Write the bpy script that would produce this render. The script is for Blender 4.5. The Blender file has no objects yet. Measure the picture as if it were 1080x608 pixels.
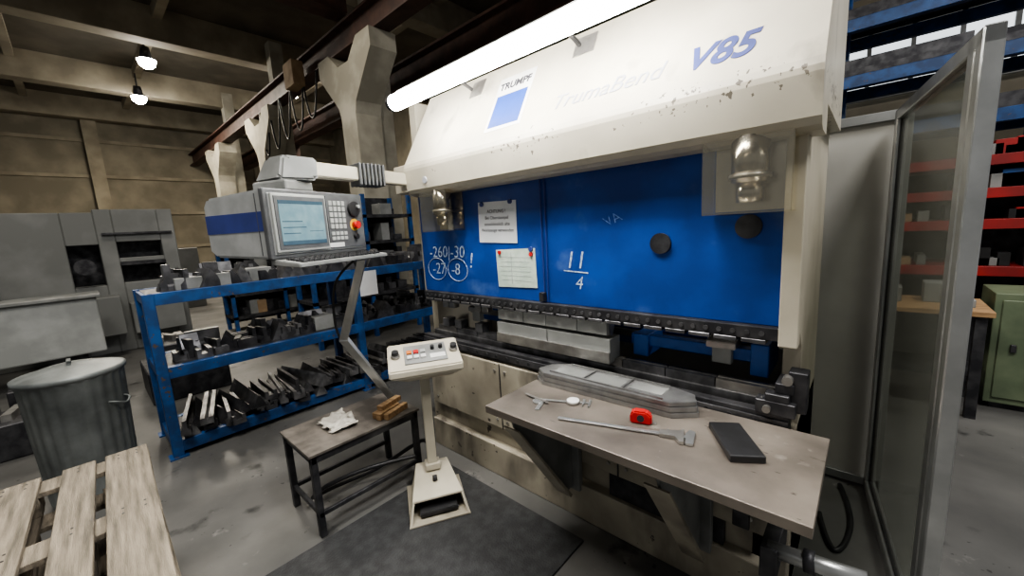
import bpy, bmesh, math, random
import numpy as np
from mathutils import Vector, Matrix, noise
random.seed(7)
S=bpy.context.scene
COL=bpy.context.collection
try: S.view_settings.look='AgX - Medium High Contrast'
except Exception: pass

# ------------------------------------------------------------ materials
def _n(nt,t,**k):
    n=nt.nodes.new(t)
    for a,b in k.items(): setattr(n,a,b)
    return n
def mat(name,c1,c2=None,rough=.5,metal=0.,scale=6.,lo=.4,hi=.65,bump=0.,stretch=(1,1,1),emit=0.,detail=6.,rvar=.1):
    m=bpy.data.materials.new(name);m.use_nodes=True;nt=m.node_tree
    b=nt.nodes['Principled BSDF']
    b.inputs['Metallic'].default_value=metal
    tc=_n(nt,'ShaderNodeTexCoord');mp=_n(nt,'ShaderNodeMapping');mp.inputs['Scale'].default_value=stretch
    nt.links.new(tc.outputs['Object'],mp.inputs['Vector'])
    nz=_n(nt,'ShaderNodeTexNoise');nz.inputs['Scale'].default_value=scale;nz.inputs['Detail'].default_value=detail
    nt.links.new(mp.outputs[0],nz.inputs['Vector'])
    cr=_n(nt,'ShaderNodeValToRGB')
    cr.color_ramp.elements[0].position=lo;cr.color_ramp.elements[1].position=hi
    cr.color_ramp.elements[0].color=(*(c2 or [v*.75 for v in c1]),1);cr.color_ramp.elements[1].color=(*c1,1)
    nt.links.new(nz.outputs['Fac'],cr.inputs['Fac'])
    nt.links.new(cr.outputs['Color'],b.inputs['Base Color'])
    mr=_n(nt,'ShaderNodeMapRange');mr.inputs['To Min'].default_value=min(1,rough+rvar);mr.inputs['To Max'].default_value=max(.03,rough-rvar)
    nt.links.new(nz.outputs['Fac'],mr.inputs['Value']);nt.links.new(mr.outputs[0],b.inputs['Roughness'])
    if bump:
        n2=_n(nt,'ShaderNodeTexNoise');n2.inputs['Scale'].default_value=scale*6;n2.inputs['Detail'].default_value=4
        nt.links.new(mp.outputs[0],n2.inputs['Vector'])
        bp=_n(nt,'ShaderNodeBump');bp.inputs['Strength'].default_value=bump;bp.inputs['Distance'].default_value=.01
        nt.links.new(n2.outputs['Fac'],bp.inputs['Height']);nt.links.new(bp.outputs[0],b.inputs['Normal'])
    if emit:
        b.inputs['Emission Color'].default_value=(*c1,1);b.inputs['Emission Strength'].default_value=emit
    return m
def chips(m,chipcol,scale,thr,zc=None,zw=None,soft=.015,stretch=(1,1,1)):
    """worn-paint chips, stains or chalk smudges on an existing material"""
    nt=m.node_tree;b=nt.nodes['Principled BSDF'];src=b.inputs['Base Color'].links[0].from_socket
    tc=_n(nt,'ShaderNodeTexCoord');a=_n(nt,'ShaderNodeTexNoise');a.inputs['Scale'].default_value=scale;a.inputs['Detail'].default_value=8
    mp=_n(nt,'ShaderNodeMapping');mp.inputs['Scale'].default_value=stretch;nt.links.new(tc.outputs['Object'],mp.inputs['Vector'])
    nt.links.new(mp.outputs[0],a.inputs['Vector'])
    c=_n(nt,'ShaderNodeTexNoise');c.inputs['Scale'].default_value=2.2;c.inputs['Detail'].default_value=2
    nt.links.new(tc.outputs['Object'],c.inputs['Vector'])
    ad=_n(nt,'ShaderNodeMath',operation='MULTIPLY_ADD');ad.inputs[1].default_value=.45
    nt.links.new(c.outputs['Fac'],ad.inputs[0]);nt.links.new(a.outputs['Fac'],ad.inputs[2])
    last=ad.outputs[0]
    if zc is not None:
        sp=_n(nt,'ShaderNodeSeparateXYZ');nt.links.new(tc.outputs['Object'],sp.inputs[0])
        s=_n(nt,'ShaderNodeMath',operation='SUBTRACT');s.inputs[1].default_value=zc;nt.links.new(sp.outputs['Z'],s.inputs[0])
        ab=_n(nt,'ShaderNodeMath',operation='ABSOLUTE');nt.links.new(s.outputs[0],ab.inputs[0])
        mu=_n(nt,'ShaderNodeMath',operation='MULTIPLY');mu.inputs[1].default_value=-.22/zw;nt.links.new(ab.outputs[0],mu.inputs[0])
        a2=_n(nt,'ShaderNodeMath',operation='ADD');nt.links.new(mu.outputs[0],a2.inputs[0]);nt.links.new(last,a2.inputs[1]);last=a2.outputs[0]
    mr=_n(nt,'ShaderNodeMapRange');mr.inputs['From Min'].default_value=thr;mr.inputs['From Max'].default_value=thr+soft
    nt.links.new(last,mr.inputs['Value'])
    mx=_n(nt,'ShaderNodeMixRGB');mx.inputs['Color2'].default_value=(*chipcol,1)
    nt.links.new(mr.outputs[0],mx.inputs['Fac']);nt.links.new(src,mx.inputs['Color1']);nt.links.new(mx.outputs[0],b.inputs['Base Color'])

beige=mat('beige_paint',(.53,.49,.40),(.35,.32,.25),rough=.42,scale=2.5,lo=.3,hi=.6,bump=.05)
hoodm=mat('worn_beige_paint',(.57,.53,.435),(.42,.39,.315),rough=.4,scale=2.2,lo=.3,hi=.62,bump=.05)
chips(hoodm,(.14,.12,.095),42,.835,2.07,.13)
chips(hoodm,(.26,.235,.19),6,.86,soft=.2,stretch=(1,1,.5))
base_m=mat('grimy_beige_paint',(.41,.375,.30),(.17,.15,.118),rough=.5,scale=2.2,lo=.28,hi=.62,bump=.1)
chips(base_m,(.08,.07,.06),16,.93)
chips(base_m,(.11,.098,.08),4,.76,soft=.2,stretch=(1,1,.4))
blue=mat('ram_blue_paint',(.010,.064,.33),(.006,.042,.225),rough=.40,scale=4,bump=.05)
chips(blue,(.05,.11,.32),5,.84,soft=.12)
gblue=mat('gauge_blue_lit',(.04,.17,.60),(.02,.11,.42),rough=.4,scale=6)  # blue lightened in the colour, in place of a light inside the press
rackblue=mat('rack_blue_paint',(.016,.090,.285),(.012,.050,.155),rough=.45,scale=9)
chips(rackblue,(.10,.07,.05),30,.90)
steel=mat('bare_steel',(.48,.47,.45),(.27,.26,.245),rough=.36,metal=.8,scale=7,bump=.05)
shiny=mat('polished_steel',(.66,.63,.58),(.50,.47,.42),rough=.2,metal=1,scale=3)
tooling=mat('tool_steel',(.30,.30,.31),(.12,.12,.125),rough=.42,metal=.75,scale=9)
toolmid=mat('oiled_tool_steel',(.17,.17,.18),(.08,.08,.085),rough=.4,metal=.7,scale=9)
dsteel=mat('dark_steel',(.085,.085,.09),(.035,.035,.04),rough=.5,metal=.6,scale=10)
black=mat('black_plastic',(.02,.02,.022),(.012,.012,.013),rough=.45,scale=12)
alu=mat('aluminium_profile',(.56,.57,.57),(.42,.43,.43),rough=.33,metal=.85,scale=6)
tray_m=mat('dull_sheet_steel',(.38,.38,.38),(.22,.22,.22),rough=.36,metal=.75,scale=9,lo=.35,hi=.65)
tabletop=mat('worn_steel_plate',(.285,.25,.215),(.115,.10,.087),rough=.40,metal=.45,scale=3.5,lo=.30,hi=.70,bump=.08)
chips(tabletop,(.42,.385,.34),10,.88,soft=.12)
chips(tabletop,(.08,.07,.06),20,.92,soft=.05,stretch=(1,3,1))
bench_m=mat('bench_plate',(.24,.215,.19),(.10,.09,.08),rough=.45,metal=.4,scale=7)
greyp=mat('grey_paint',(.26,.265,.26),(.16,.165,.16),rough=.5,scale=4)
frame_m=mat('press_frame_grey',(.235,.24,.235),(.15,.155,.15),rough=.55,scale=1.5)
lgreyp=mat('light_grey_paint',(.40,.41,.40),(.30,.31,.30),rough=.5,scale=4)
silver=mat('console_silver',(.44,.45,.45),(.34,.35,.35),rough=.4,metal=.3,scale=8)
cdark=mat('console_dark',(.10,.105,.11),(.07,.072,.076),rough=.45,scale=10)
screen=mat('screen_glow',(.17,.26,.29),(.11,.19,.23),rough=.2,scale=14,emit=.25)
screen2=mat('screen_bar',(.05,.09,.12),(.04,.07,.10),rough=.2,scale=14,emit=.2)
white=mat('white_plastic',(.70,.70,.69),(.60,.60,.59),rough=.5,scale=5)
paper=mat('paper',(.72,.73,.75),(.64,.66,.69),rough=.8,scale=5)
gpaper=mat('plan_paper',(.58,.66,.58),(.46,.56,.48),rough=.8,scale=18)
chalk=mat('chalk',(.58,.68,.80),(.18,.29,.52),rough=.9,scale=60,lo=.35,hi=.6)
chalk2=mat('faint_chalk',(.15,.25,.50),(.04,.11,.36),rough=.9,scale=60,lo=.35,hi=.6)
navy=mat('navy_print',(.03,.05,.22),(.025,.04,.17),rough=.5)
logoblue=mat('logo_blue_print',(.012,.055,.28),(.01,.045,.24),rough=.5)
faint=mat('pale_print',(.36,.37,.41),(.32,.33,.37),rough=.5)  # pale print colour; on the model script it paints in overexposure
ink=mat('ink',(.03,.03,.04),None,rough=.7)
red=mat('red_plastic',(.55,.02,.02),(.42,.015,.015),rough=.35)
yellow=mat('yellow_plastic',(.75,.45,.03),None,rough=.4)
orange=mat('orange_button',(.7,.2,.03),None,rough=.4)
wood=mat('pallet_wood',(.31,.265,.205),(.11,.095,.073),rough=.8,scale=5,stretch=(1,12,6),lo=.3,hi=.72,bump=.4)
chips(wood,(.05,.045,.04),3,.86,soft=.2,stretch=(1,5,3))
wood2=mat('light_wood',(.42,.27,.14),(.26,.16,.08),rough=.7,scale=8,stretch=(1,8,8))
cloth=mat('rag_cloth',(.58,.56,.50),(.38,.36,.32),rough=.95,scale=10)
rubber=mat('rubber_mat',(.036,.037,.039),(.022,.023,.024),rough=.72,scale=16,bump=.4)
galv=mat('galvanised_dark',(.27,.29,.285),(.11,.12,.12),rough=.5,metal=.3,scale=5,lo=.3,hi=.7,bump=.1)
floor_m=mat('stained_concrete_floor',(.155,.152,.145),(.060,.060,.058),rough=.48,scale=1.3,lo=.30,hi=.70,bump=.14,detail=15,rvar=.2)
chips(floor_m,(.040,.040,.039),5,.86,soft=.10)
chips(floor_m,(.20,.195,.185),11,.91,soft=.10)
chips(floor_m,(.030,.030,.029),26,.93,soft=.03)
wallm=mat('beige_wall_cladding',(.27,.24,.18),(.18,.16,.12),rough=.8,scale=1.2)
ceilm=mat('concrete_ceiling',(.13,.112,.085),(.085,.075,.057),rough=.9,scale=1.2)
girder=mat('concrete_girder',(.34,.30,.225),(.23,.20,.15),rough=.85,scale=1.5)
brown=mat('brown_painted_steel',(.085,.042,.03),(.05,.026,.02),rough=.6,scale=4)
colm=mat('painted_concrete_column',(.46,.43,.355),(.30,.28,.225),rough=.8,scale=2)
green=mat('green_cabinet_paint',(.15,.185,.115),(.10,.13,.08),rough=.5,scale=4)
redp=mat('red_shelf_paint',(.34,.02,.018),(.20,.014,.014),rough=.5,scale=4)
guard=mat('guard_sheet',(.54,.53,.49),(.40,.395,.365),rough=.5,scale=2.0,lo=.3,hi=.7)
winm=mat('daylit_window',(.80,.86,.9),None,rough=.3,emit=1.4)
tube_m=mat('fluorescent_tube',(1,.98,.93),(1,.98,.93),rough=.3,emit=70)
bay_m=mat('highbay_lens',(1,.96,.88),(1,.96,.88),rough=.3,emit=160)
cardb=mat('cardboard',(.34,.24,.14),(.25,.17,.10),rough=.85,scale=5)
olive=mat('olive_glass',(.10,.12,.03),None,rough=.2)
def glassmat(name,tint,f,rough=.05,tr_=(.86,.9,.88),metal=0):
    m=bpy.data.materials.new(name);m.use_nodes=True;nt=m.node_tree
    out=nt.nodes['Material Output'];pb=nt.nodes['Principled BSDF']
    pb.inputs['Base Color'].default_value=(*tint,1);pb.inputs['Roughness'].default_value=rough;pb.inputs['Metallic'].default_value=metal
    tr=_n(nt,'ShaderNodeBsdfTransparent');tr.inputs['Color'].default_value=(*tr_,1)
    mx=_n(nt,'ShaderNodeMixShader');nz=_n(nt,'ShaderNodeTexNoise');nz.inputs['Scale'].default_value=3
    tc=_n(nt,'ShaderNodeTexCoord');nt.links.new(tc.outputs['Object'],nz.inputs['Vector'])
    mr=_n(nt,'ShaderNodeMapRange');mr.inputs['To Min'].default_value=f-.08;mr.inputs['To Max'].default_value=f+.08
    nt.links.new(nz.outputs['Fac'],mr.inputs['Value']);nt.links.new(mr.outputs[0],mx.inputs['Fac'])
    nt.links.new(tr.outputs[0],mx.inputs[1]);nt.links.new(pb.outputs[0],mx.inputs[2]);nt.links.new(mx.outputs[0],out.inputs['Surface'])
    return m
glass=glassmat('dusty_polycarbonate',(.24,.245,.225),.40,.12,(.88,.90,.86))
clearbox=glassmat('clear_cover',(.75,.72,.64),.22,.12,(.95,.94,.90),1)

# ------------------------------------------------------------ geometry helpers
def root(name,loc=(0,0,0),rz=0):
    e=bpy.data.objects.new(name,None);COL.objects.link(e);e.location=loc;e.rotation_euler=(0,0,rz);e.empty_display_size=.1;return e
def fin(r,name,bm,m,smooth=False,loc=None,rot=None):
    bmesh.ops.recalc_face_normals(bm,faces=bm.faces)
    me=bpy.data.meshes.new(name);bm.to_mesh(me);bm.free();me.materials.append(m)
    if smooth:
        for p in me.polygons:p.use_smooth=True
    o=bpy.data.objects.new(name,me);COL.objects.link(o)
    if r: o.parent=r
    if loc:o.location=loc
    if rot:o.rotation_euler=rot
    return o
def _bx(bm,x0,x1,y0,y1,z0,z1,rz=0,tilt=None):
    vs=[bm.verts.new((x,y,z)) for x in(x0,x1) for y in(y0,y1) for z in(z0,z1)]
    for f in((0,1,3,2),(4,6,7,5),(0,4,5,1),(2,3,7,6),(0,2,6,4),(1,5,7,3)): bm.faces.new([vs[i] for i in f])
    if rz or tilt:
        c=Vector(((x0+x1)/2,(y0+y1)/2,(z0+z1)/2));R=Matrix.Rotation(rz,3,'Z')
        if tilt: R=R@Matrix.Rotation(tilt[1],3,tilt[0])
        for v in vs:v.co=c+R@(v.co-c)
    return vs
def box(r,name,x0,x1,y0,y1,z0,z1,m,bev=.004,rz=0,tilt=None):
    bm=bmesh.new();_bx(bm,x0,x1,y0,y1,z0,z1,rz,tilt)
    if bev and min(abs(x1-x0),abs(y1-y0),abs(z1-z0))>2.2*bev: bmesh.ops.bevel(bm,geom=bm.edges[:],offset=bev,segments=2,affect='EDGES',profile=.5)
    return fin(r,name,bm,m)
def multi(r,name,bl,m,bev=0):
    bm=bmesh.new()
    for b in bl:_bx(bm,*b)
    if bev: bmesh.ops.bevel(bm,geom=bm.edges[:],offset=bev,segments=1,affect='EDGES')
    return fin(r,name,bm,m)
def prism(r,name,prof,axis,a0,a1,m,bev=0):
    bm=bmesh.new()
    def P(p,a): return {'x':(a,p[0],p[1]),'y':(p[0],a,p[1]),'z':(p[0],p[1],a)}[axis]
    A=[bm.verts.new(P(p,a0)) for p in prof];B=[bm.verts.new(P(p,a1)) for p in prof];n=len(prof)
    bm.faces.new(A);bm.faces.new(B[::-1])
    for i in range(n): bm.faces.new((A[i],A[(i+1)%n],B[(i+1)%n],B[i]))
    if bev: bmesh.ops.bevel(bm,geom=bm.edges[:],offset=bev,segments=2,affect='EDGES')
    return fin(r,name,bm,m)
def hull(r,name,pts,m,bev=0):
    bm=bmesh.new()
    for p in pts:bm.verts.new(p)
    bmesh.ops.convex_hull(bm,input=bm.verts)
    bmesh.ops.dissolve_limit(bm,angle_limit=.01,verts=bm.verts,edges=bm.edges)
    if bev: bmesh.ops.bevel(bm,geom=bm.edges[:],offset=bev,segments=2,affect='EDGES')
    return fin(r,name,bm,m)
def _cy(bm,p1,p2,r1,r2=None,seg=20):
    p1=Vector(p1);p2=Vector(p2);d=p2-p1;q=d.to_track_quat('Z','Y').to_matrix().to_4x4()
    bmesh.ops.create_cone(bm,cap_ends=True,segments=seg,radius1=r1,radius2=r1 if r2 is None else r2,depth=d.length,matrix=Matrix.Translation((p1+p2)/2)@q)
def cyl(r,name,p1,p2,r1,m,r2=None,seg=24):
    bm=bmesh.new();_cy(bm,p1,p2,r1,r2,seg);o=fin(r,name,bm,m)
    for p in o.data.polygons:
        if len(p.vertices)==4:p.use_smooth=True
    return o
def cyls(r,name,lst,m,seg=12):
    bm=bmesh.new()
    for c in lst:_cy(bm,*c,seg=seg)
    return fin(r,name,bm,m)
def lathe(r,name,prof,m,c=(0,0),seg=48,corr=0,ncorr=24):
    bm=bmesh.new();rings=[]
    for rr,z in prof:
        rings.append([bm.verts.new((c[0]+(rr+(corr*math.cos(a*ncorr) if rr>.05 else 0))*math.cos(a),c[1]+(rr+(corr*math.cos(a*ncorr) if rr>.05 else 0))*math.sin(a),z)) for a in [2*math.pi*i/seg for i in range(seg)]])
    for A,B in zip(rings,rings[1:]):
        for i in range(seg): bm.faces.new((A[i],A[(i+1)%seg],B[(i+1)%seg],B[i]))
    bm.faces.new(rings[0][::-1]);bm.faces.new(rings[-1])
    return fin(r,name,bm,m,True)
def tube(r,name,pts,rad,m,smooth=True):
    cu=bpy.data.curves.new(name,'CURVE');cu.dimensions='3D';cu.bevel_depth=rad;cu.bevel_resolution=4
    sp=cu.splines.new('NURBS' if smooth else 'POLY');sp.points.add(len(pts)-1)
    for p,q in zip(sp.points,pts):p.co=(*q,1)
    if smooth: sp.use_endpoint_u=True;sp.order_u=3
    cu.materials.append(m);o=bpy.data.objects.new(name,cu);COL.objects.link(o)
    if r:o.parent=r
    return o
def text(r,name,s,loc,size,m,rot=(math.pi/2,0,0),shear=0,ext=.0008,bold=0,align='CENTER',sx=1):
    cu=bpy.data.curves.new(name,'FONT');cu.body=s;cu.size=size;cu.extrude=ext;cu.shear=shear;cu.offset=bold
    cu.align_x=align;cu.align_y='CENTER';cu.materials.append(m)
    o=bpy.data.objects.new(name,cu);COL.objects.link(o);o.parent=r;o.location=loc;o.rotation_euler=rot;o.scale=(sx,1,1);return o

# ------------------------------------------------------------ camera
yaw,pit,rol,F=0.7437,0.1536,0.0585,414.6
cy,sy=math.cos(yaw),math.sin(yaw);cp,sp_=math.cos(pit),math.sin(pit);cr,sr=math.cos(rol),math.sin(rol)
Mx=np.array([[cr,-sr,0],[sr,cr,0],[0,0,1]])@np.array([[1,0,0],[0,cp,-sp_],[0,sp_,cp]])@np.array([[cy,sy,0],[0,0,1],[sy,-cy,0]])
cam=bpy.data.cameras.new('camera');co=bpy.data.objects.new('camera',cam);COL.objects.link(co)
cam.sensor_fit='HORIZONTAL';cam.sensor_width=36;cam.lens=F/1080*36;cam.clip_start=.02
R=Matrix([[float(Mx[j][i]) for j in range(3)] for i in range(3)]).to_4x4()
co.matrix_world=Matrix.Translation((0,0,1.65))@R
S.camera=co

# ------------------------------------------------------------ room
box(None,'floor',-22,6,-7,10,-.1,0,floor_m,0)
box(None,'wall_left',-22.3,-22,-7,10,0,7.2,wallm,0)
box(None,'wall_back',-22,6,10,10.3,0,7.2,wallm,0)
box(None,'ceiling',-22,6,-7,10,7.2,7.4,ceilm,0)
rt=root('trim_1')
multi(rt,'cladding_rail',[(-22,-21.93,-7,10,z,z+.12) for z in(1.6,3.0,4.4,5.7)],girder)
multi(rt,'wall_post',[(-22,-21.7,y,y+.4,0,7.2) for y in(-6,-2.6,.8,6.2)],girder)
rg=root('roof_girders')
for i,x in enumerate((-3.5,-8.2,-12.9,-17.6,-21.6)):
    box(rg,'girder_%d'%i,x-.22,x+.22,-7,10,6.45,7.2,girder,.01)
multi(rg,'purlin',[(-22,6,y,y+.18,6.95,7.2) for y in(-5.5,-3,-.5,2,6.5,8.5)],girder)
rw=root('window_1')
box(rw,'pane',-3.0,5.5,9.93,9.99,3.6,4.6,winm,0)
multi(rw,'mullion',[(x,x+.06,9.88,9.95,3.55,4.65) for x in[-3+.55*i for i in range(16)]]+[(-3.05,5.55,9.88,9.95,z,z+.06) for z in(3.52,4.07,4.6)],greyp)

# columns + crane runway
for i,x in enumerate((-7.3,-12.4,-17.5)):
    c=root('y_shaped_column')
    prism(c,'shaft_and_corbels',[(x-.28,0),(x+.28,0),(x+.28,3.85),(x+.34,4.05),(x+1.0,4.75),(x+1.0,5.05),(x+.55,5.05),(x+.2,4.75),(x-.2,4.75),(x-.55,5.05),(x-1.0,5.05),(x-1.0,4.75),(x-.34,4.05),(x-.28,3.85)],'y',3.75,4.25,colm)
    box(c,'upper_shaft',x-.16,x+.16,4.27,4.6,0,6.95,colm,.01)
cb=root('crane_runway_beam')
multi(cb,'i_beam',[(-22,5.5,3.85,4.15,5.06,5.10),(-22,5.5,3.98,4.02,5.10,5.5),(-22,5.5,3.85,4.15,5.5,5.54)],brown)
cb=root('crane_runway_beam')
multi(cb,'i_beam',[(-21,5.5,5.4,5.75,4.85,4.9),(-21,5.5,5.54,5.60,4.9,5.35),(-21,5.5,5.4,5.75,5.35,5.4)],brown)
multi(cb,'support_post',[(x,x+.2,5.45,5.7,0,4.85) for x in(-15,-10.0,-5.2,3.5)],brown)
cg=root('overhead_crane_girder')
multi(cg,'girder',[(-7.6,-7.2,-6,3.9,5.6,6.1),(-5.3,-5.0,-6,3.9,5.6,6.0)],brown)
multi(cg,'truss',[(-7.2,-5.3,y,y+.1,5.7,5.8) for y in(-3,-1,1,3)],brown)
hc=root('hanging_cable_bundle')
for i in range(5):
    x=-8.6-i*.75
    tube(hc,'cable_loop_%d'%i,[(x,3.84,5.05),(x-.1,3.8,4.4-.15*(i%2)),(x-.35,3.8,4.1-.1*i),(x-.6,3.8,4.5),(x-.72,3.84,5.05)],.02,black)
box(hc,'junction_box',-9.7,-9.2,3.6,3.84,4.9,5.4,cardb,.01)
# high bay lamps
for (x,y,z) in((-13.7,1.9,6.3),(-16.9,2.0,6.25),(-13.7,5.3,6.25)):
    h=root('high_bay_lamp')
    cyl(h,'gear_box',(x,y,z+.05),(x,y,z+.30),.12,dsteel,r2=.09)
    cyl(h,'reflector_rim',(x,y,z),(x,y,z+.06),.20,dsteel,r2=.14)
    lathe(h,'lens',[(0,z-.20),(.09,z-.185),(.165,z-.10),(.185,z+.002),(0,z+.002)],bay_m,(x,y),24)
    cyl(h,'stem',(x,y,z+.28),(x,y,6.93),.02,dsteel)

# ------------------------------------------------------------ press brake
pb=root('press_brake')
DP=2.45
hp=[(1.70,1.90),(1.655,1.902),(1.625,1.915),(1.612,1.94),(1.600,2.07),(1.602,2.09),(1.610,2.115),(1.88,2.60),(DP,2.60),(DP,2.0),(1.78,2.0),(1.78,1.90)]
prism(pb,'hood',hp,'x',-2.42,-.135,hoodm)
multi(pb,'hood_end_cap',[(-2.425,-2.415,1.70,1.80,1.93,2.2)],beige)
box(pb,'ram_plate',-2.50,-.235,1.75,1.83,1.215,2.02,blue,.003)
box(pb,'clamp_bar',-2.48,-.225,1.715,1.83,1.165,1.215,dsteel,.003)
cyls(pb,'clamp_bolts',[((-2.44+i*.05,1.708,1.19),(-2.44+i*.05,1.716,1.19),.010) for i in range(44)],toolmid,8)
multi(pb,'clamp_segments',[(-2.46+i*.10,-2.46+i*.10+.085,1.712,1.80,1.148,1.165) for i in range(22)],toolmid,.002)
cyl(pb,'ram_boss',(-.693,1.738,1.54),(-.693,1.752,1.54),.046,dsteel)
cyl(pb,'ram_boss_2',(-.352,1.738,1.60),(-.352,1.752,1.60),.046,dsteel)
tube(pb,'conduit',[(-1.355,1.742,2.0),(-1.355,1.742,1.30),(-1.35,1.742,1.22)],.004,navy)
tube(pb,'conduit_2',[(-1.325,1.742,2.0),(-1.325,1.742,1.30),(-1.33,1.742,1.22)],.0035,navy)
box(pb,'conduit_socket',-1.375,-1.345,1.715,1.75,1.225,1.275,dsteel,.003)
prism(pb,'side_frame_right',[(1.84,0),(DP,0),(DP,2.58),(1.76,2.58),(1.76,1.2),(1.84,1.12)],'x',-.235,-.175,beige)
prism(pb,'side_frame_left',[(1.84,0),(DP,0),(DP,2.58),(1.79,2.58),(1.79,1.2),(1.84,1.12)],'x',-2.57,-2.50,beige)
box(pb,'right_upright_cover',-.235,-.175,1.70,1.765,1.15,1.93,beige,.004)
box(pb,'right_lower_cover',-.30,-.175,1.74,DP,0,.80,base_m,.004)
box(pb,'rear_cover',-2.5,-.235,DP-.03,DP,.0,.93,beige,0)
box(pb,'rear_upper_cover',-2.5,-.235,DP-.03,DP,1.75,2.05,beige,0)
# lower beam and die rail
box(pb,'lower_beam',-2.52,-.20,1.74,1.90,.10,.80,base_m,.004)
box(pb,'lower_skirt',-2.46,-.24,1.70,1.74,.34,.79,base_m,.006)
multi(pb,'skirt_seams',[(-1.72,-1.712,1.697,1.701,.34,.79),(-.90,-.892,1.697,1.701,.34,.79)],dsteel)
cyls(pb,'skirt_screws',[((x,1.692,z),(x,1.70,z),.009) for x in(-2.40,-1.76,-1.67,-.95,-.85,-.30) for z in(.40,.74)],steel,10)
box(pb,'lower_plinth',-2.46,-.24,1.68,1.74,.0,.215,base_m,.006)
box(pb,'plinth_slot',-.95,-.40,1.705,1.742,.215,.34,dsteel,0)
box(pb,'front_rail',-2.53,-.19,1.715,1.765,.80,.875,dsteel,.004)
box(pb,'front_rail_face',-2.53,-.19,1.706,1.716,.815,.855,toolmid,.002)
cyls(pb,'rail_bolts',[((-2.46+i*.09,1.70,.835),(-2.46+i*.09,1.71,.835),.010) for i in range(25)],dsteel,8)
box(pb,'rail_bed',-2.53,-.19,1.765,1.79,.80,.845,dsteel,0)
box(pb,'die_holder',-2.50,-.21,1.79,1.88,.80,.90,tooling,.004)
for i in range(10):
    prism(pb,'die_segment',[(1.80,.90),(1.86,.90),(1.86,.94),(1.838,.94),(1.83,.925),(1.822,.94),(1.80,.94)],'x',-2.45+i*.22,-2.45+i*.22+.215,tooling if i%3 else steel)
for a,b in((-1.74,-1.53),(-1.526,-1.36),(-1.356,-1.15),(-1.146,-.97)):
    prism(pb,'punch',[(1.775,1.165),(1.83,1.165),(1.83,1.10),(1.812,1.06),(1.798,1.06),(1.775,1.10)],'x',a,b,steel,.001)
    box(pb,'punch_plate',a,b,1.745,1.775,1.075,1.155,lgreyp,.002)
box(pb,'die_block',-1.76,-1.36,1.750,1.86,.925,1.055,lgreyp,.004)
box(pb,'die_block',-1.355,-.955,1.750,1.86,.925,1.055,lgreyp,.004)
box(pb,'die_block_step',-1.76,-.955,1.74,1.752,.925,.985,steel,.002)
multi(pb,'small_punches',[(x,x+.06,1.78,1.83,1.09,1.148) for x in(-2.35,-2.28,-2.0,-1.93)],steel,.002)
multi(pb,'small_dies',[(x,x+.07,1.79,1.86,.94,1.0) for x in(-2.38,-2.24,-2.02)],tooling,.002)
# back gauge
box(pb,'back_gauge_beam',-2.4,-.3,2.12,2.22,.93,1.05,gblue,.004)
box(pb,'back_gauge_rail',-2.4,-.3,2.09,2.12,.98,1.02,steel,.002)
box(pb,'gauge_cross_bar',-.92,-.31,1.92,1.97,1.00,1.055,gblue,.004)
multi(pb,'gauge_bracket',[(-.90,-.82,1.90,2.10,.945,1.06),(-.36,-.29,1.90,2.10,.945,1.09)],gblue,.004)
for x in(-.47,-2.1):
    prism(pb,'gauge_finger',[(1.86,1.06),(2.10,1.07),(2.10,1.12),(1.98,1.13),(1.86,1.09)],'x',x-.06,x+.06,steel,.003)
    box(pb,'gauge_block',x-.04,x+.04,1.88,1.92,.985,1.06,lgreyp,.004)
multi(pb,'rail_end_slide',[(-.30,-.17,1.70,1.76,.875,.93),(-.27,-.19,1.70,1.75,.93,.96),(-.24,-.18,1.72,1.9,.96,1.0),(-.20,-.14,1.73,1.80,.89,1.05)],dsteel,.003)
cyls(pb,'slide_knobs',[((-.20,1.70,1.02),(-.20,1.74,1.02),.018),((-.26,1.68,.90),(-.26,1.71,.90),.014)],steel)
# clear cylinder covers
for a,b in((-.48,-.20),(-2.27,-1.99)):
    multi(pb,'clear_cylinder_cover',[(a,b,1.60,1.604,1.65,1.91),(a,a+.004,1.604,1.74,1.65,1.91),(b-.004,b,1.604,1.74,1.65,1.91),(a,b,1.604,1.74,1.65,1.654)],clearbox)
    c=(a+b)/2
    cyl(pb,'hydraulic_cylinder',(c,1.68,1.76),(c,1.68,1.92),.062,shiny)
    cyl(pb,'cylinder_flange',(c,1.68,1.775),(c,1.68,1.79),.068,steel)
    cyl(pb,'cylinder_rod',(c,1.68,1.69),(c,1.68,1.76),.045,shiny)
    box(pb,'cylinder_backplate',a+.01,b-.01,1.742,1.748,1.66,1.91,shiny,0)
# paper signs and chalk
def sign(nm,x,z,w,h,m,rz=0):
    box(pb,nm,x-w/2,x+w/2,1.7455,1.7485,z-h/2,z+h/2,m,0,tilt=('Y',rz))
sign('notice_sheet',-1.70,1.685,.32,.25,paper,.03)
for i,t in enumerate(('ACHTUNG !','Bei Oberstempel','ausschliesslich alte','Werkzeuge verwenden')):
    text(pb,'notice_text',t,(-1.70,1.7445,1.75-i*.038),.029,ink,rot=(math.pi/2,.03,0),ext=.0002)
sign('plan_sheet',-1.565,1.405,.31,.23,gpaper,-.03)
multi(pb,'plan_lines',[(-1.69,-1.45,1.7446,1.7452,1.33+i*.028,1.3315+i*.028) for i in range(6)]+[(-1.60,-1.598,1.7446,1.7452,1.31,1.50)],faint)
cyls(pb,'magnets_dark',[((x,1.735,z),(x,1.746,z),.014) for x,z in((-1.82,1.80),(-1.58,1.80),(-1.44,1.52))],navy)
cyls(pb,'magnets_red',[((x,1.735,z),(x,1.746,z),.012) for x,z in((-1.69,1.50),(-1.44,1.49))],red)
text(pb,'chalk_number','11',(-1.15,1.7485,1.455),.13,chalk,shear=.2,ext=.0004,bold=-.001)
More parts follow.
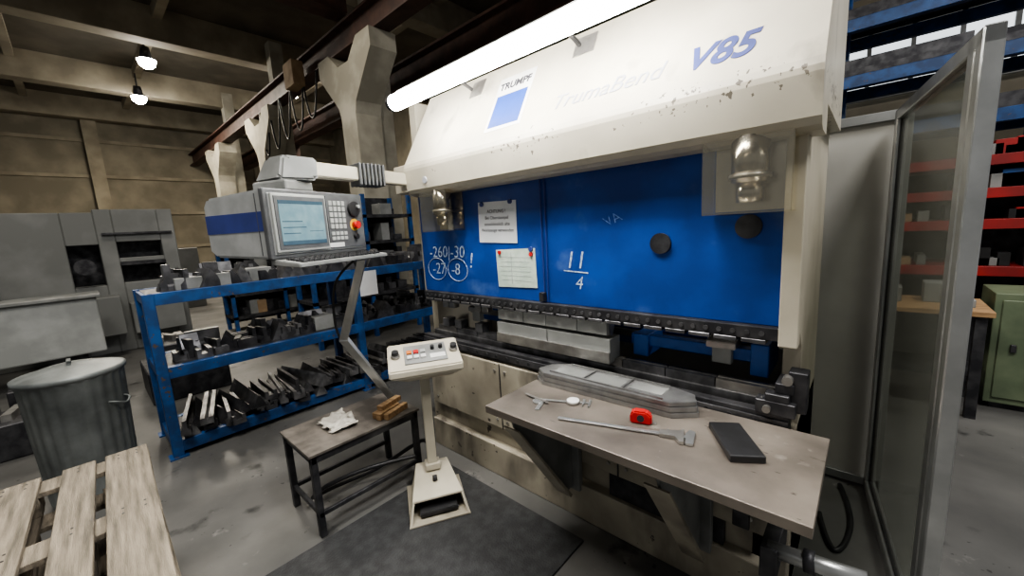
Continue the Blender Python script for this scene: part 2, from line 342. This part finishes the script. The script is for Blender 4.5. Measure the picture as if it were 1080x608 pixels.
text(pb,'chalk_number','4',(-1.13,1.7485,1.335),.10,chalk,shear=.2,ext=.0004,bold=-.001)
box(pb,'chalk_line',-1.22,-1.07,1.7480,1.7495,1.395,1.400,chalk,0,tilt=('Y',.06))
text(pb,'chalk_mark','VA',(-.92,1.7485,1.66),.07,chalk2,shear=-.3,rot=(math.pi/2,-.35,0),ext=.0004,bold=-.001)
text(pb,'chalk_number','-260|-30',(-2.22,1.7485,1.50),.115,chalk,shear=.1,ext=.0004,bold=-.001)
text(pb,'chalk_number','-27  -8',(-2.24,1.7485,1.38),.115,chalk,shear=.1,ext=.0004,bold=-.001)
text(pb,'chalk_number','!',(-1.97,1.7485,1.44),.14,chalk,shear=.2,ext=.0004)
def ring(x,z,r):
    tube(pb,'chalk_ring',[(x+r*math.cos(a)*1.05,1.748,z+r*math.sin(a)*.8) for a in[i*2*math.pi/20 for i in range(21)]],.0022,chalk)
ring(-2.34,1.38,.10);ring(-2.11,1.38,.10)
def onface(t,off=.0015):
    n=(-.8738,.4864);return (1.610+.270*t+n[0]*off, 2.115+.485*t+n[1]*off)
tilt=math.radians(60.9)
def facebox(nm,x0,x1,t0,t1,m,th=.002):
    a=onface(t0,0);b=onface(t1,0);c=onface(t1,th);d=onface(t0,th)
    prism(pb,nm,[a,b,c,d],'x',x0,x1,m)
facebox('logo_plate',-1.665,-1.395,.14,.80,white,.002)
facebox('logo_blue_field',-1.645,-1.415,.18,.57,logoblue,.003)
y,z=onface(.68,.003);text(pb,'logo_text','TRUMPF',(-1.53,y,z),.066,ink,rot=(tilt,0,0),bold=.002,sx=.96)
y,z=onface(.24,.002);text(pb,'model_number','V85',(-.455,y,z),.145,navy,rot=(tilt,0,0),shear=.3,bold=.004)
text(pb,'model_script','TrumaBend',(-.93,y,z),.115,faint,rot=(tilt,0,0),shear=.3)
cyl(pb,'round_sticker',(-2.2,1.602,1.99),(-2.2,1.612,1.99),.022,faint)
facebox('bracket_plate',-1.16,-1.04,.72,.93,steel,.004)
facebox('bracket_plate_2',-1.93,-1.82,.72,.93,steel,.004)

# lamp
lp=root('fluorescent_machine_lamp')
ly,lz=1.42,2.43
cyl(lp,'tube',(-2.18,ly,lz),(-.50,ly,lz),.046,tube_m)
cyls(lp,'end_sockets',[((-2.205,ly,lz),(-2.178,ly,lz),.048),((-.505,ly,lz),(-.46,ly,lz),.048)],dsteel)
box(lp,'housing',-2.18,-.48,ly+.02,ly+.07,lz+.030,lz+.075,greyp,.004)
for x in(-1.10,-1.875):
    tube(lp,'bracket_arm',[(x,1.78,2.50),(x,1.68,2.53),(x,1.52,2.50),(x,1.48,2.49)],.011,dsteel,False)
    cyls(lp,'bracket_joint',[((x-.03,1.64,2.525),(x+.03,1.64,2.525),.022),((x-.04,ly+.08,2.49),(x+.04,ly+.08,2.49),.018)],steel)

# ------------------------------------------------------------ work table
wt=root('work_table')
box(wt,'top_plate',-1.28,-.065,1.16,1.695,.805,.84,tabletop,.003)
for x in(-1.16,-.49):
    prism(wt,'gusset',[(1.20,.805),(1.69,.805),(1.69,.20),(1.60,.20),(1.22,.74)],'x',x-.006,x+.006,greyp)
    prism(wt,'gusset_flange',[(1.205,.745),(1.195,.745),(1.585,.19),(1.60,.20)],'x',x-.045,x+.045,base_m)
    box(wt,'gusset_foot',x-.05,x+.05,1.66,1.697,.18,.80,greyp,.003)
box(wt,'cross_brace',-1.16,-.49,1.60,1.64,.74,.80,greyp,.003)
multi(wt,'latch',[(-.34,-.30,1.60,1.68,.48,.52),(-.35,-.29,1.62,1.64,.40,.60)],dsteel,.003)
ts=root('sheet_metal_template')
hexp=[(-1.275,1.545),(-1.21,1.50),(-.56,1.52),(-.475,1.59),(-.50,1.66),(-.60,1.69),(-1.16,1.69),(-1.25,1.63)]
for i,(z0,z1,s) in enumerate(((.840,.862,1),(.864,.886,.985),(.888,.906,.97))):
    cx,cyy=-.87,1.60
    prism(ts,'layer_%d'%i,[(cx+(a-cx)*s,cyy+(b-cyy)*s) for a,b in hexp],'z',z0,z1,tray_m,.002)
multi(ts,'recess',[(-1.17,-1.0,1.55,1.64,.9062,.9075),(-.97,-.80,1.55,1.65,.9062,.9075),(-.77,-.62,1.57,1.65,.9062,.9075)],greyp)
multi(ts,'lip',[(-1.18,-.60,1.53,1.537,.906,.915),(-1.14,-.62,1.668,1.675,.906,.915),(-.99,-.984,1.54,1.66,.906,.914),(-.79,-.784,1.54,1.66,.906,.914)],tray_m)
bb=root('black_sharpening_stone',(-.315,1.465,.84),math.radians(-58))
box(bb,'body',-.115,.115,-.055,.055,0,.026,black,.005)
tp=root('tape_measure',(-.645,1.425,.84),.3)
hull(tp,'case',[(x,y,z) for x in(-.042,.042) for y in(-.020,.020) for z in(0,.035)]+[(x,y,.052) for x in(-.030,.022) for y in(-.020,.020)],red,.006)
cyl(tp,'label',(0,-.0215,.025),(0,-.020,.025),.014,ink)
box(tp,'hook',.042,.058,-.008,.008,0,.006,steel,.001)
vc=root('vernier_caliper',(-.93,1.25,.84),math.atan2(.16,.495))
box(vc,'beam',0,.52,-.009,.009,.004,.010,alu,.001)
prism(vc,'fixed_jaw',[(.49,-.05),(.515,-.05),(.525,.04),(.505,.055),(.49,.02)],'z',.002,.012,alu,.001)
prism(vc,'sliding_jaw',[(.40,-.018),(.455,-.018),(.47,-.05),(.485,-.05),(.485,.05),(.47,.03),(.40,.018)],'z',.002,.015,steel,.001)
cyl(vc,'lock_screw',(.43,.018,.009),(.43,.03,.009),.006,steel)
dc=root('dial_caliper',(-.99,1.40,.84),math.radians(25))
box(dc,'beam',-.13,.10,-.006,.006,.003,.008,alu,.001)
cyl(dc,'dial',(.03,0,.004),(.03,0,.016),.028,white)
cyl(dc,'dial_rim',(.03,0,.002),(.03,0,.014),.031,steel)
prism(dc,'jaws',[(.10,-.04),(.108,-.04),(.112,.03),(.10,.03)],'z',.002,.01,alu)
prism(dc,'jaws_2',[(.075,-.04),(.084,-.006),(.084,.03),(.072,.03)],'z',.002,.01,alu)
bp=root('bevel_protractor',(-1.10,1.33,.84),math.radians(-35))
cyl(bp,'dial',(0,0,.002),(0,0,.009),.026,alu)
box(bp,'blade',-.10,.05,-.006,.006,.009,.012,steel,.001,rz=.5)
box(bp,'stock',-.02,.09,-.01,.01,.001,.007,alu,.001,rz=-.6)

rd=root('chrome_support_rod')
cyl(rd,'rod',(-.20,1.45,.50),(.055,1.45,.53),.026,alu)
cyl(rd,'collar',(-.10,1.45,.512),(-.07,1.45,.515),.036,dsteel)
box(rd,'stand',-.22,-.17,1.42,1.66,.40,.52,dsteel,.003)
box(rd,'stand_leg',-.215,-.175,1.44,1.48,0,.42,dsteel,.003)

# ------------------------------------------------------------ console on arm
cn=root('cnc_control_console',(-2.16,.637,1.56),math.atan2(.93,-.375))
W,D,Hh=.665,.445,.343
hull(cn,'housing',[(x,y,z) for x in(.0,W) for y,z in((.02,0),(.02,Hh),(D-.03,Hh-.02),(D,Hh-.06),(D,.05),(D-.04,.02))],silver,.012)
box(cn,'side_stripe',-.002,.004,.02,D-.01,.14,.235,navy,0)
box(cn,'side_panel_seam',-.0025,.003,.06,.064,.02,Hh-.02,cdark,0)
box(cn,'front_bezel',-.006,W+.006,0,.03,-.002,Hh+.004,cdark,.008)
box(cn,'front_panel',.015,W-.015,-.006,.004,.02,Hh-.02,silver,.004)
box(cn,'monitor_surround',.02,.355,-.02,-.004,.03,Hh-.02,lgreyp,.006)
box(cn,'monitor_bezel',.032,.343,-.024,-.018,.045,Hh-.035,cdark,.003)
box(cn,'screen',.05,.325,-.026,-.023,.065,Hh-.055,screen,0)
multi(cn,'screen_bars',[(.05,.325,-.0268,-.0262,.065,.085),(.05,.325,-.0268,-.0262,.27,.288),(.06,.16,-.0268,-.0262,.12,.125),(.06,.2,-.0268,-.0262,.15,.155),(.06,.18,-.0268,-.0262,.18,.185),(.22,.31,-.0268,-.0262,.13,.133)],screen2)
box(cn,'key_panel',.365,W-.02,-.012,-.004,.03,Hh-.02,cdark,.004)
multi(cn,'number_keys',[(.38+i*.032,.405+i*.032,-.017,-.011,.14+j*.033,.166+j*.033) for i in range(4) for j in range(5)],lgreyp,.002)
multi(cn,'function_keys',[(.38+i*.032,.405+i*.032,-.017,-.011,.075+j*.028,.095+j*.028) for i in range(4) for j in range(2)],lgreyp,.002)
cyl(cn,'hand_wheel',(.57,-.03,.255),(.57,-.008,.255),.045,black)
cyl(cn,'hand_wheel_knob',(.59,-.045,.27),(.59,-.03,.27),.010,lgreyp)
cyl(cn,'emergency_stop_base',(.57,-.014,.16),(.57,-.008,.16),.036,yellow)
cyl(cn,'emergency_stop',(.57,-.045,.16),(.57,-.014,.16),.022,red)
cyl(cn,'key_switch',(.57,-.03,.09),(.57,-.008,.09),.016,black)
box(cn,'type_plate',.36,.47,-.013,-.010,.035,.06,white,0)
hull(cn,'keyboard_tray',[(.01,-.16,-.045),(W,-.16,-.045),(.01,.03,-.03),(W,.03,-.03),(.01,-.16,-.025),(W,-.16,-.025),(.01,.03,.0),(W,.03,.0)],greyp,.004)
multi(cn,'keyboard_keys',[(.05+i*.034,.078+i*.034,-.14+j*.03,-.115+j*.03,-.027+j*.004,-.012+j*.004) for i in range(17) for j in range(4)],black,.002)
ar=root('console_support_arm')
box(ar,'swivel_block',-2.52,-2.28,.72,.90,1.906,1.965,greyp,.012,rz=.38)
hull(ar,'swivel_head',[(-2.50,.70,1.965),(-2.28,.76,1.965),(-2.50,.92,1.965),(-2.26,.95,1.965),(-2.46,.76,2.10),(-2.32,.80,2.10),(-2.46,.95,2.09),(-2.30,.97,2.09)],greyp,.012)
hull(ar,'arm_beam',[(-2.44,.90,2.00),(-2.34,.90,2.00),(-2.44,.90,2.08),(-2.34,.90,2.08),(-2.50,1.66,1.98),(-2.42,1.66,1.98),(-2.50,1.66,2.06),(-2.42,1.66,2.06)],beige,.006)
for i in range(7):
    y=1.24+i*.028;x=-2.42-(y-1.2)*.1
    box(ar,'bellows_rib_%d'%i,x-.068,x+.068,y,y+.017,1.962,2.098,cdark,.006)
box(ar,'wall_mount',-2.58,-2.43,1.62,1.80,1.93,2.12,beige,.006)
st=root('console_cable_strut')
hull(st,'upper_strip',[(-2.37,1.17,1.50),(-2.33,1.20,1.50),(-2.36,1.16,1.50),(-2.335,1.21,1.50),(-2.57,1.08,.98),(-2.53,1.12,.98),(-2.56,1.07,.98),(-2.52,1.11,.98)],alu)
hull(st,'lower_strip',[(-2.57,1.08,1.0),(-2.53,1.12,1.0),(-2.56,1.07,.97),(-2.52,1.11,.97),(-2.42,1.32,.502),(-2.38,1.35,.502),(-2.41,1.30,.502),(-2.37,1.33,.52)],alu)
tube(st,'cable',[(-2.38,1.15,1.50),(-2.45,1.05,1.42),(-2.57,1.06,1.2),(-2.575,1.07,.98),(-2.48,1.2,.75),(-2.42,1.31,.56)],.008,black)

# ------------------------------------------------------------ bench
bn=root('low_steel_bench')
box(bn,'top',-2.60,-2.15,.66,1.36,.485,.50,bench_m,.002)
multi(bn,'legs',[(x,x+.035,y,y+.035,0,.485) for x in(-2.59,-2.195) for y in(.67,1.315)],dsteel,.002)
multi(bn,'rails',[(-2.59,-2.16,.675,.70,.44,.485),(-2.59,-2.16,1.325,1.35,.44,.485),(-2.585,-2.565,.67,1.35,.44,.485),(-2.185,-2.165,.67,1.35,.44,.485),(-2.185,-2.165,.67,1.35,.12,.145),(-2.585,-2.565,.67,1.35,.12,.145),(-2.59,-2.16,.68,.70,.12,.145)],dsteel,.001)
rg_=root('cleaning_rag')
bm=bmesh.new();bmesh.ops.create_grid(bm,x_segments=28,y_segments=20,size=.5)
for v in bm.verts:
    x,y=v.co.x*.24,v.co.y*.17;n=noise.noise(Vector((x*18,y*18,0)));n2=noise.noise(Vector((x*45,y*45,3)))
    v.co=Vector((-2.40+x*(1+.4*n)+.02*n2,.93+y*(1-.3*n2),.505+max(0,.035*(n+.35))+.012*n2*n2+.003))
rr=fin(rg_,'fabric',bm,cloth,True);sm=rr.modifiers.new('s','SOLIDIFY');sm.thickness=.004
wb=root('wooden_wedge_block',(-2.245,1.20,.50),.3)
multi(wb,'blocks',[(-.06,-.025,-.09,.10,0,.04),(-.018,.018,-.10,.08,0,.045),(.025,.06,-.08,.11,0,.04),(-.045,.0,-.06,.12,.045,.075)],wood2,.003)

# ------------------------------------------------------------ pedestal
pd=root('foot_switch_pedestal',(-1.98,1.31,.013),math.radians(59.8))
hull(pd,'base_shell_left',[(-.175,-.30,0),(-.160,-.30,0),(-.14,.09,0),(-.125,.09,0),(-.145,-.24,.11),(-.135,-.24,.11),(-.10,.07,.16),(-.09,.07,.16)],beige,.002)
hull(pd,'base_shell_right',[(.175,-.30,0),(.160,-.30,0),(.14,.09,0),(.125,.09,0),(.145,-.24,.11),(.135,-.24,.11),(.10,.07,.16),(.09,.07,.16)],beige,.002)
hull(pd,'base_shell_top',[(-.145,-.24,.105),(.145,-.24,.105),(-.145,-.24,.117),(.145,-.24,.117),(-.10,.07,.15),(.10,.07,.15),(-.10,.07,.165),(.10,.07,.165)],beige,.002)
hull(pd,'base_shell_back',[(-.14,.09,0),(.14,.09,0),(-.14,.08,0),(.14,.08,0),(-.1,.07,.16),(.1,.07,.16),(-.1,.06,.16),(.1,.06,.16)],beige,.002)
box(pd,'base_plate',-.17,.17,-.30,.09,0,.010,base_m,.002)
hull(pd,'foot_pedal',[(-.11,-.26,.02),(.11,-.26,.02),(-.11,-.26,.045),(.11,-.26,.045),(-.10,-.06,.06),(.10,-.06,.06),(-.10,-.06,.09),(.10,-.06,.09)],black,.004)
cyl(pd,'pedal_lamp',(0,-.12,.14),(0,-.10,.165),.014,black)
box(pd,'post',-.028,.028,-.025,.025,.15,.80,beige,.004)
box(pd,'post_clamp',-.045,.045,-.04,.04,.16,.20,beige,.004)
hull(pd,'control_head',[(-.10,-.08,.775),(.16,-.08,.775),(-.10,.09,.775),(.16,.09,.775),(-.20,-.14,.82),(.225,-.14,.82),(-.20,-.14,.865),(.225,-.14,.865),(-.20,.12,.82),(.225,.12,.82),(-.20,.12,.955),(.225,.12,.955)],beige,.008)
ta=math.atan2(.09,.26)
pl=root('panel_frame');pl.parent=pd;pl.location=(.015,-.01,.912);pl.rotation_euler=(ta,0,0)
box(pl,'button_panel',-.12,.13,-.09,.09,.0,.006,greyp,.002)
cols=[white,orange,white,red,white,lgreyp]
for i in range(3):
    for j in range(2):
        box(pl,'button_%d%d'%(i,j),-.105+i*.04,-.075+i*.04,-.05+j*.05,-.02+j*.05,.006,.016,cols[i*2+j],.002)
cyls(pl,'small_knobs',[((.05,.03,.006),(.05,.03,.03),.012),((.10,.03,.006),(.10,.03,.03),.012)],black)
box(pl,'label',.03,.12,-.06,-.02,.006,.008,white,0)
for x in(-.17,.175):
    cyl(pl,'push_button_base',(x,0,0),(x,0,.02),.026,steel);cyl(pl,'push_button',(x,0,.02),(x,0,.042),.020,black)
tube(pd,'hose',[(0,.03,.22),(.0,.12,.3),(-.1,.25,.2),(-.35,.33,.03),(-.65,.25,.02),(-.75,.1,.06),(-.62,.0,.2),(-.35,.05,.23),(-.1,.1,.2)],.013,black)
mt=root('anti_fatigue_mat');box(mt,'pad',-2.13,-1.02,.15,1.55,0,.012,rubber,.004)

# ------------------------------------------------------------ blue rack with tooling
rk=root('blue_tooling_rack')
xs=(-3.98,-4.58);ys=(.30,1.90,3.16)
multi(rk,'posts',[(x-.035,x+.035,y-.035,y+.035,0,1.31) for x in xs for y in ys],rackblue,.003)
bl=[]
for z in(1.31,.73,.13):
    for x in xs: bl.append((x-.03,x+.03,ys[0],ys[-1],z-.09,z))
    for y in ys: bl.append((xs[1],xs[0],y-.025,y+.025,z-.085,z-.01))
multi(rk,'beams',bl,rackblue,.002)
multi(rk,'shelf_plates',[(-4.56,-4.0,.3,3.16,z-.02,z-.005) for z in(1.31,.73,.13)],dsteel)
multi(rk,'foot_plates',[(x-.06,x+.06,y-.06,y+.06,0,.01) for x in xs for y in ys],rackblue)
box(rk,'hanging_notice',-3.942,-3.938,1.93,2.13,1.02,1.28,paper,0)
def profile_bar(bm,x,y,z,L,k,rz,s):
    profs=[[(-.04,0),(.04,0),(.04,.05),(.012,.05),(0,.03),(-.012,.05),(-.04,.05)],
           [(-.03,0),(.03,0),(.03,.03),(.012,.05),(.012,.11),(-.012,.11),(-.012,.05),(-.03,.03)],
           [(-.05,0),(.05,0),(.03,.06),(.0,.10),(-.02,.06)],
           [(-.045,0),(.045,0),(.045,.07),(.02,.07),(.02,.035),(-.02,.035),(-.02,.07),(-.045,.07)]]
    pr=[(a*s,b*s) for a,b in profs[k]];Rz=Matrix.Rotation(rz,3,'Z')
    def P(p,a):return Vector((x,y,z))+Rz@Vector((a,p[0],p[1]))
    A=[bm.verts.new(P(p,-L/2)) for p in pr];B=[bm.verts.new(P(p,L/2)) for p in pr];n=len(pr)
    bm.faces.new(A);bm.faces.new(B[::-1])
    for i in range(n): bm.faces.new((A[i],A[(i+1)%n],B[(i+1)%n],B[i]))
tg=root('bending_tool_collection')
for m_,nm,sd,cnt in((tooling,'bright_tools',1,32),(dsteel,'dark_tools',2,36),(toolmid,'oiled_tools',3,48)):
    random.seed(sd);bm=bmesh.new()
    for z in(1.305,.725):
        for i in range(cnt):
            y=random.uniform(.42,3.05);x=random.uniform(-4.45,-4.12)
            profile_bar(bm,x,y,z,random.uniform(.08,.26),random.randrange(4),random.choice((0,0,1.57,.2,-.3)),random.uniform(.9,1.9))
    for i in range(20):
        y=.45+i*.13+random.uniform(-.05,.05)
        profile_bar(bm,-4.25,y,.125+random.choice((0,.05,.09)),random.uniform(.45,.75),random.randrange(4),random.uniform(-.25,.25),1.1)
    fin(tg,nm,bm,m_)
multi(tg,'tool_boxes',[(-4.25,-4.05,.48,.66,1.305,1.40),(-4.3,-4.08,.98,1.18,1.305,1.42),(-4.2,-4.03,.75,.85,1.305,1.41),(-4.4,-4.1,1.5,1.7,.725,.86)],greyp,.004)

# ------------------------------------------------------------ trash bin
tb=root('metal_trash_can')
bx,by=-3.86,-.145
lathe(tb,'body',[(.0,.01),(.20,.01),(.21,.03),(.215,.05),(.243,.84),(.25,.85),(.25,.865),(.233,.87),(.233,.84)],galv,(bx,by),96,.005,24)
lathe(tb,'lid',[(.255,.855),(.262,.86),(.262,.885),(.25,.89),(.20,.902),(.12,.925),(.04,.932),(.0,.932)],galv,(bx,by),64)
for a in(.9,.9+math.pi):
    c,s=math.cos(a),math.sin(a);o=lambda rr,t,z:(bx+rr*c-t*s,by+rr*s+t*c,z)
    tube(tb,'handle',[o(.22,-.06,.66),o(.27,-.06,.66),o(.28,0,.62),o(.27,.06,.66),o(.22,.06,.66)],.006,galv)
multi(tb,'lid_handle',[(bx-.05,bx+.05,by-.01,by+.01,.945,.958),(bx-.05,bx-.04,by-.01,by+.01,.925,.95),(bx+.04,bx+.05,by-.01,by+.01,.925,.95)],galv)

# ------------------------------------------------------------ pallets
def pallet(z,dx,dy,rz):
    p=root('wooden_pallet',(-1.95+dx,-.33+dy,z),rz)
    L,Wd=.60,.40
    bl=[]
    for y,w in((-.40,.14),(-.205,.10),(-.07,.14),(.125,.10),(.26,.14)):
        j=random.uniform(-.004,.004);bl.append((-L+random.uniform(0,.012),L,y+j,y+w+j,.122,.144))
    multi(p,'deck_boards',bl,wood,.002)
    multi(p,'stringers',[(x,x+.12,-Wd,Wd,.10,.122) for x in(-.6,-.06,.48)],wood,.002)
    multi(p,'blocks',[(x,x+.12,y,y+.12,.022,.10) for x in(-.6,-.06,.48) for y in(-.4,-.06,.28)],wood,.002)
    multi(p,'bottom_boards',[(-L,L,y,y+.11,0,.022) for y in(-.4,-.055,.29)],wood,.002)
    cyls(p,'nails',[((x,y,.1435),(x,y,.1452),.004) for x in(-.56,-.52,-.02,.02,.52,.56) for y in(-.36,-.30,-.155,-.03,.03,.175,.30,.36)],dsteel,8)
for i in range(5): pallet(i*.144,[0,.02,-.015,.01,0][i],[0,-.02,.01,-.01,0][i],[0,.02,-.015,.01,-.03][i])

# ------------------------------------------------------------ guard panel and door
gp=root('machine_guard_panel')
box(gp,'sheet',-.95,.10,2.93,2.945,.06,2.08,guard,0)
multi(gp,'frame',[(-.95,.12,2.91,2.96,2.08,2.13),(-.95,.12,2.91,2.96,.02,.07),(.08,.125,2.91,2.96,0,2.13)],alu,.003)
dx_=.140;dl=math.hypot(dx_,1.14)
gd=root('glazed_guard_door',(.075,2.89,0),math.atan2(-1.14,dx_))
multi(gd,'frame',[(0,.05,-.022,.022,.03,2.12),(dl-.05,dl,-.022,.022,.03,2.12),(dl-.115,dl-.06,-.022,.022,.03,2.12),(0,dl,-.022,.022,2.07,2.12),(0,dl,-.022,.022,.03,.09)],alu,.004)
box(gd,'pane',.05,dl-.11,-.003,.003,.09,2.07,glass,0)
multi(gd,'gasket',[(.05,.06,-.008,.008,.09,2.07),(dl-.125,dl-.115,-.008,.008,.09,2.07),(.05,dl-.11,-.008,.008,.09,.10)],black)
cyls(gd,'castor',[((dl-.03,-.015,.02),(dl-.03,.015,.02),.02),((.03,-.015,.02),(.03,.015,.02),.02)],black)
fl=root('floor_cable')
tube(fl,'cable',[(-.12,2.5,.012),(-.06,2.2,.012),(.0,2.3,.012),(.02,2.6,.012),(-.05,2.85,.012)],.012,black)
tube(fl,'cable_2',[(-.12,1.95,.012),(-.02,2.05,.012),(.04,1.8,.012),(.12,1.6,.012),(.1,1.3,.012)],.010,black)

# ------------------------------------------------------------ right background
gc=root('green_tool_cabinet')
box(gc,'carcass',.74,1.70,4.70,5.20,.05,.93,green,.006)
multi(gc,'door_panels',[(.78,1.21,4.685,4.70,.10,.88),(1.23,1.66,4.685,4.70,.10,.88)],green,.004)
multi(gc,'handles',[(1.16,1.18,4.665,4.685,.5,.6),(1.26,1.28,4.665,4.685,.5,.6),(.84,.87,4.665,4.685,.48,.54)],dsteel,.003)
multi(gc,'plinth',[(.78,1.66,4.74,5.16,0,.05)],dsteel)
wk=root('wood_top_workbench')
box(wk,'top',-.2,.70,4.35,4.95,.80,.84,wood2,.004)
multi(wk,'legs',[(x,x+.06,y,y+.06,0,.80) for x in(-.17,.61) for y in(4.38,4.86)],dsteel)
multi(wk,'shelf',[(-.17,.67,4.4,4.9,.3,.32)],dsteel)
multi(wk,'back_panel',[(-.2,.70,4.92,4.95,.3,.8)],greyp)
multi(wk,'things_on_top',[(.0,.22,4.6,4.8,.84,.96),(.35,.5,4.65,4.85,.84,1.0),(.55,.62,4.5,4.7,.84,.90)],greyp,.004)
rs=root('red_shelving_unit')
multi(rs,'uprights',[(x,x+.07,y,y+.07,0,2.1) for x in(.1,1.15,2.3) for y in(5.6,6.2)],redp,.003)
multi(rs,'shelves',[(.1,2.37,5.58,6.28,z,z+.09) for z in(.95,1.38,1.66,1.95)],redp,.003)
multi(rs,'back_sheet',[(.1,2.37,6.28,6.3,.5,2.1)],dsteel)
random.seed(11)
for m_,k in((dsteel,16),(cardb,7),(greyp,10),(rackblue,4),(black,10),(redp,6)):
    bl=[]
    for i in range(k):
        z=random.choice((1.04,1.47,1.75,2.04));x=random.uniform(.15,2.1);w=random.uniform(.06,.2);bl.append((x,x+w,5.65,5.65+random.uniform(.1,.4),z,z+random.uniform(.07,.17)))
    multi(rs,'stored_items',bl,m_,.003)
br=root('blue_cantilever_rack')
multi(br,'posts',[(x,x+.14,7.2,7.35,0,4.6) for x in(-2.6,-.5,1.2,3.2)],rackblue,.004)
multi(br,'arms',[(-2.8,3.6,y,y+.1,z,z+.14) for z in(2.45,3.1,3.75,4.4) for y in(6.7,7.5)],rackblue,.004)
bl=[];random.seed(4)
for z in(2.59,3.24,3.89):
    for i in range(9):
        y=6.7+i*.09;x=random.uniform(-2.7,-1.2);bl.append((x,x+random.uniform(2.5,4.5),y,y+.06,z,z+random.uniform(.04,.22)))
multi(br,'stock_bars',bl,dsteel)
for x,y in((1.02,4.85),(1.12,4.95)):
    bt=root('glass_bottle')
    lathe(bt,'bottle',[(0,.93),(.035,.93),(.035,1.09),(.012,1.14),(.012,1.19),(.0,1.19)],olive,(x,y),20)
cn2=root('paint_can');lathe(cn2,'can',[(0,.93),(.06,.93),(.06,1.06),(.055,1.065),(0,1.065)],yellow,(1.30,4.9),24)

# ------------------------------------------------------------ left background machines
gm=root('grey_press_frame')
X0,X1=-9.4,-9.0
multi(gm,'frame',[(X0,X1,-2.2,-.1,0,2.25),(X0,X1,-.1,.25,0,1.1),(X0,X1,-.1,.25,1.75,2.25),(X0,X1,.25,.45,0,2.3),(X0,X1,.45,1.0,0,1.12),(X0,X1,.45,1.0,1.45,1.52),(X0,X1,.45,1.0,1.78,2.3),(X0,X1,1.0,1.2,0,2.3)],frame_m,.01)
multi(gm,'bed',[(-9.0,-8.55,-.6,.35,.35,.95),(-9.0,-8.7,.45,1.1,.3,.8)],frame_m,.01)
multi(gm,'inner_dark_parts',[(-9.9,-9.5,-.3,1.1,.2,1.9)],dsteel,.01)
cyls(gm,'flange',[((-9.0,.05,1.42),(-8.8,.05,1.42),.12)],dsteel,20)
multi(gm,'sills',[(-9.02,-8.9,.45,1.0,1.40,1.45),(-9.02,-8.94,.3,1.15,1.9,1.93)],dsteel)
lb=root('grey_machine_bed')
box(lb,'body',-7.9,-7.4,-2.2,.08,.35,1.07,lgreyp,.02)
multi(lb,'ledge',[(-7.98,-7.34,-2.2,.12,1.07,1.11)],greyp,.006)
multi(lb,'legs',[(-7.8,-7.5,y,y+.2,0,.35) for y in(-2.0,-.3)],dsteel)
multi(lb,'column',[(-8.0,-7.6,-1.5,-.72,1.11,1.75)],greyp,.02)
def srack(x0,y0,y1,h,seed):
    r=root('dark_storage_rack')
    multi(r,'posts',[(x,x+.06,y,y+.06,0,h) for x in(x0,x0-.6) for y in(y0,(y0+y1)/2,y1-.06)],rackblue)
    zs=[.25+i*.42 for i in range(int(h/.42))]
    multi(r,'shelves',[(x0-.6,x0+.06,y0,y1,z,z+.05) for z in zs],dsteel)
    multi(r,'back_sheet',[(x0-.62,x0-.6,y0,y1,.1,h)],dsteel)
    random.seed(seed)
    for m_,k in((dsteel,26),(greyp,14),(cardb,9),(black,18),(toolmid,16)):
        bl=[]
        for i in range(k):
            z=random.choice(zs)+.05;y=random.uniform(y0+.08,y1-.3);w=random.uniform(.06,.22);xx=x0-random.uniform(0,.2);bl.append((xx-.3,xx,y,y+w,z,z+random.uniform(.08,.30)))
        multi(r,'stored_items',bl,m_,.004)
srack(-6.0,2.2,4.0,2.3,5)
srack(-8.6,1.75,3.5,2.2,6)
bx_=root('stacked_scrap_crate')
multi(bx_,'crates',[(-6.3,-5.5,.3,1.0,0,.35),(-6.2,-5.6,.4,.9,.35,.6),(-5.6,-5.1,-.9,-.3,0,.3),(-7.0,-6.4,-.7,0,0,.28),(-5.6,-5.0,-1.9,-1.1,0,.45)],dsteel,.01)
random.seed(9)
multi(bx_,'scrap',[(x,x+random.uniform(.2,.5),y,y+.07,.60,.66,random.uniform(-.5,.5)) for i,(x,y) in enumerate([(-6.1+.05*k,.45+.08*k) for k in range(5)])]+[(x,x+.3,y,y+.06,.30,.36,random.uniform(-.8,.8)) for x,y in((-5.55,-.8),(-5.5,-.6),(-5.45,-.45),(-6.9,-.5),(-6.8,-.3))],steel)
pk=root('stored_sheet_pack')
multi(pk,'sheets',[(-12.5,-11,-3,-1.5,0,1.3),(-15,-13.5,.5,2.2,0,1.6)],frame_m,.01)

# ------------------------------------------------------------ lights
def area(name,loc,sx,sy_,power,color=(1,1,1),rot=(0,0,0)):
    l=bpy.data.lights.new(name,'AREA');l.shape='RECTANGLE';l.size=sx;l.size_y=sy_;l.energy=power;l.color=color
    o=bpy.data.objects.new(name,l);COL.objects.link(o);o.location=loc;o.rotation_euler=rot;return o
area('near_fill_light',(-1.5,-.8,6.3),1.6,1.6,320,(1,.96,.89))  # unseen fill added above the camera for the near region
area('ceiling_light_mid',(-6.5,.5,6.3),1.6,1.6,220,(1,.93,.81))
area('ceiling_light_far',(-13.7,1.9,5.95),1.2,1.2,240,(1,.89,.71))
area('ceiling_light_far2',(-16.9,2,5.9),1.2,1.2,200,(1,.89,.71))
area('ceiling_light_back',(-13.7,6.5,6.0),1.2,1.2,160,(1,.91,.76))
area('right_fill_light',(1.9,1.4,6.0),1.2,1,280,(1,.98,.95))  # unseen fill added to brighten the guard panel and press side
area('right_fill_light2',(2.5,5.4,6.0),1.5,1,190,(1,.98,.95))
w=bpy.data.worlds.new('w');S.world=w;w.use_nodes=True
w.node_tree.nodes['Background'].inputs['Color'].default_value=(.95,.95,.93,1)
w.node_tree.nodes['Background'].inputs['Strength'].default_value=.28
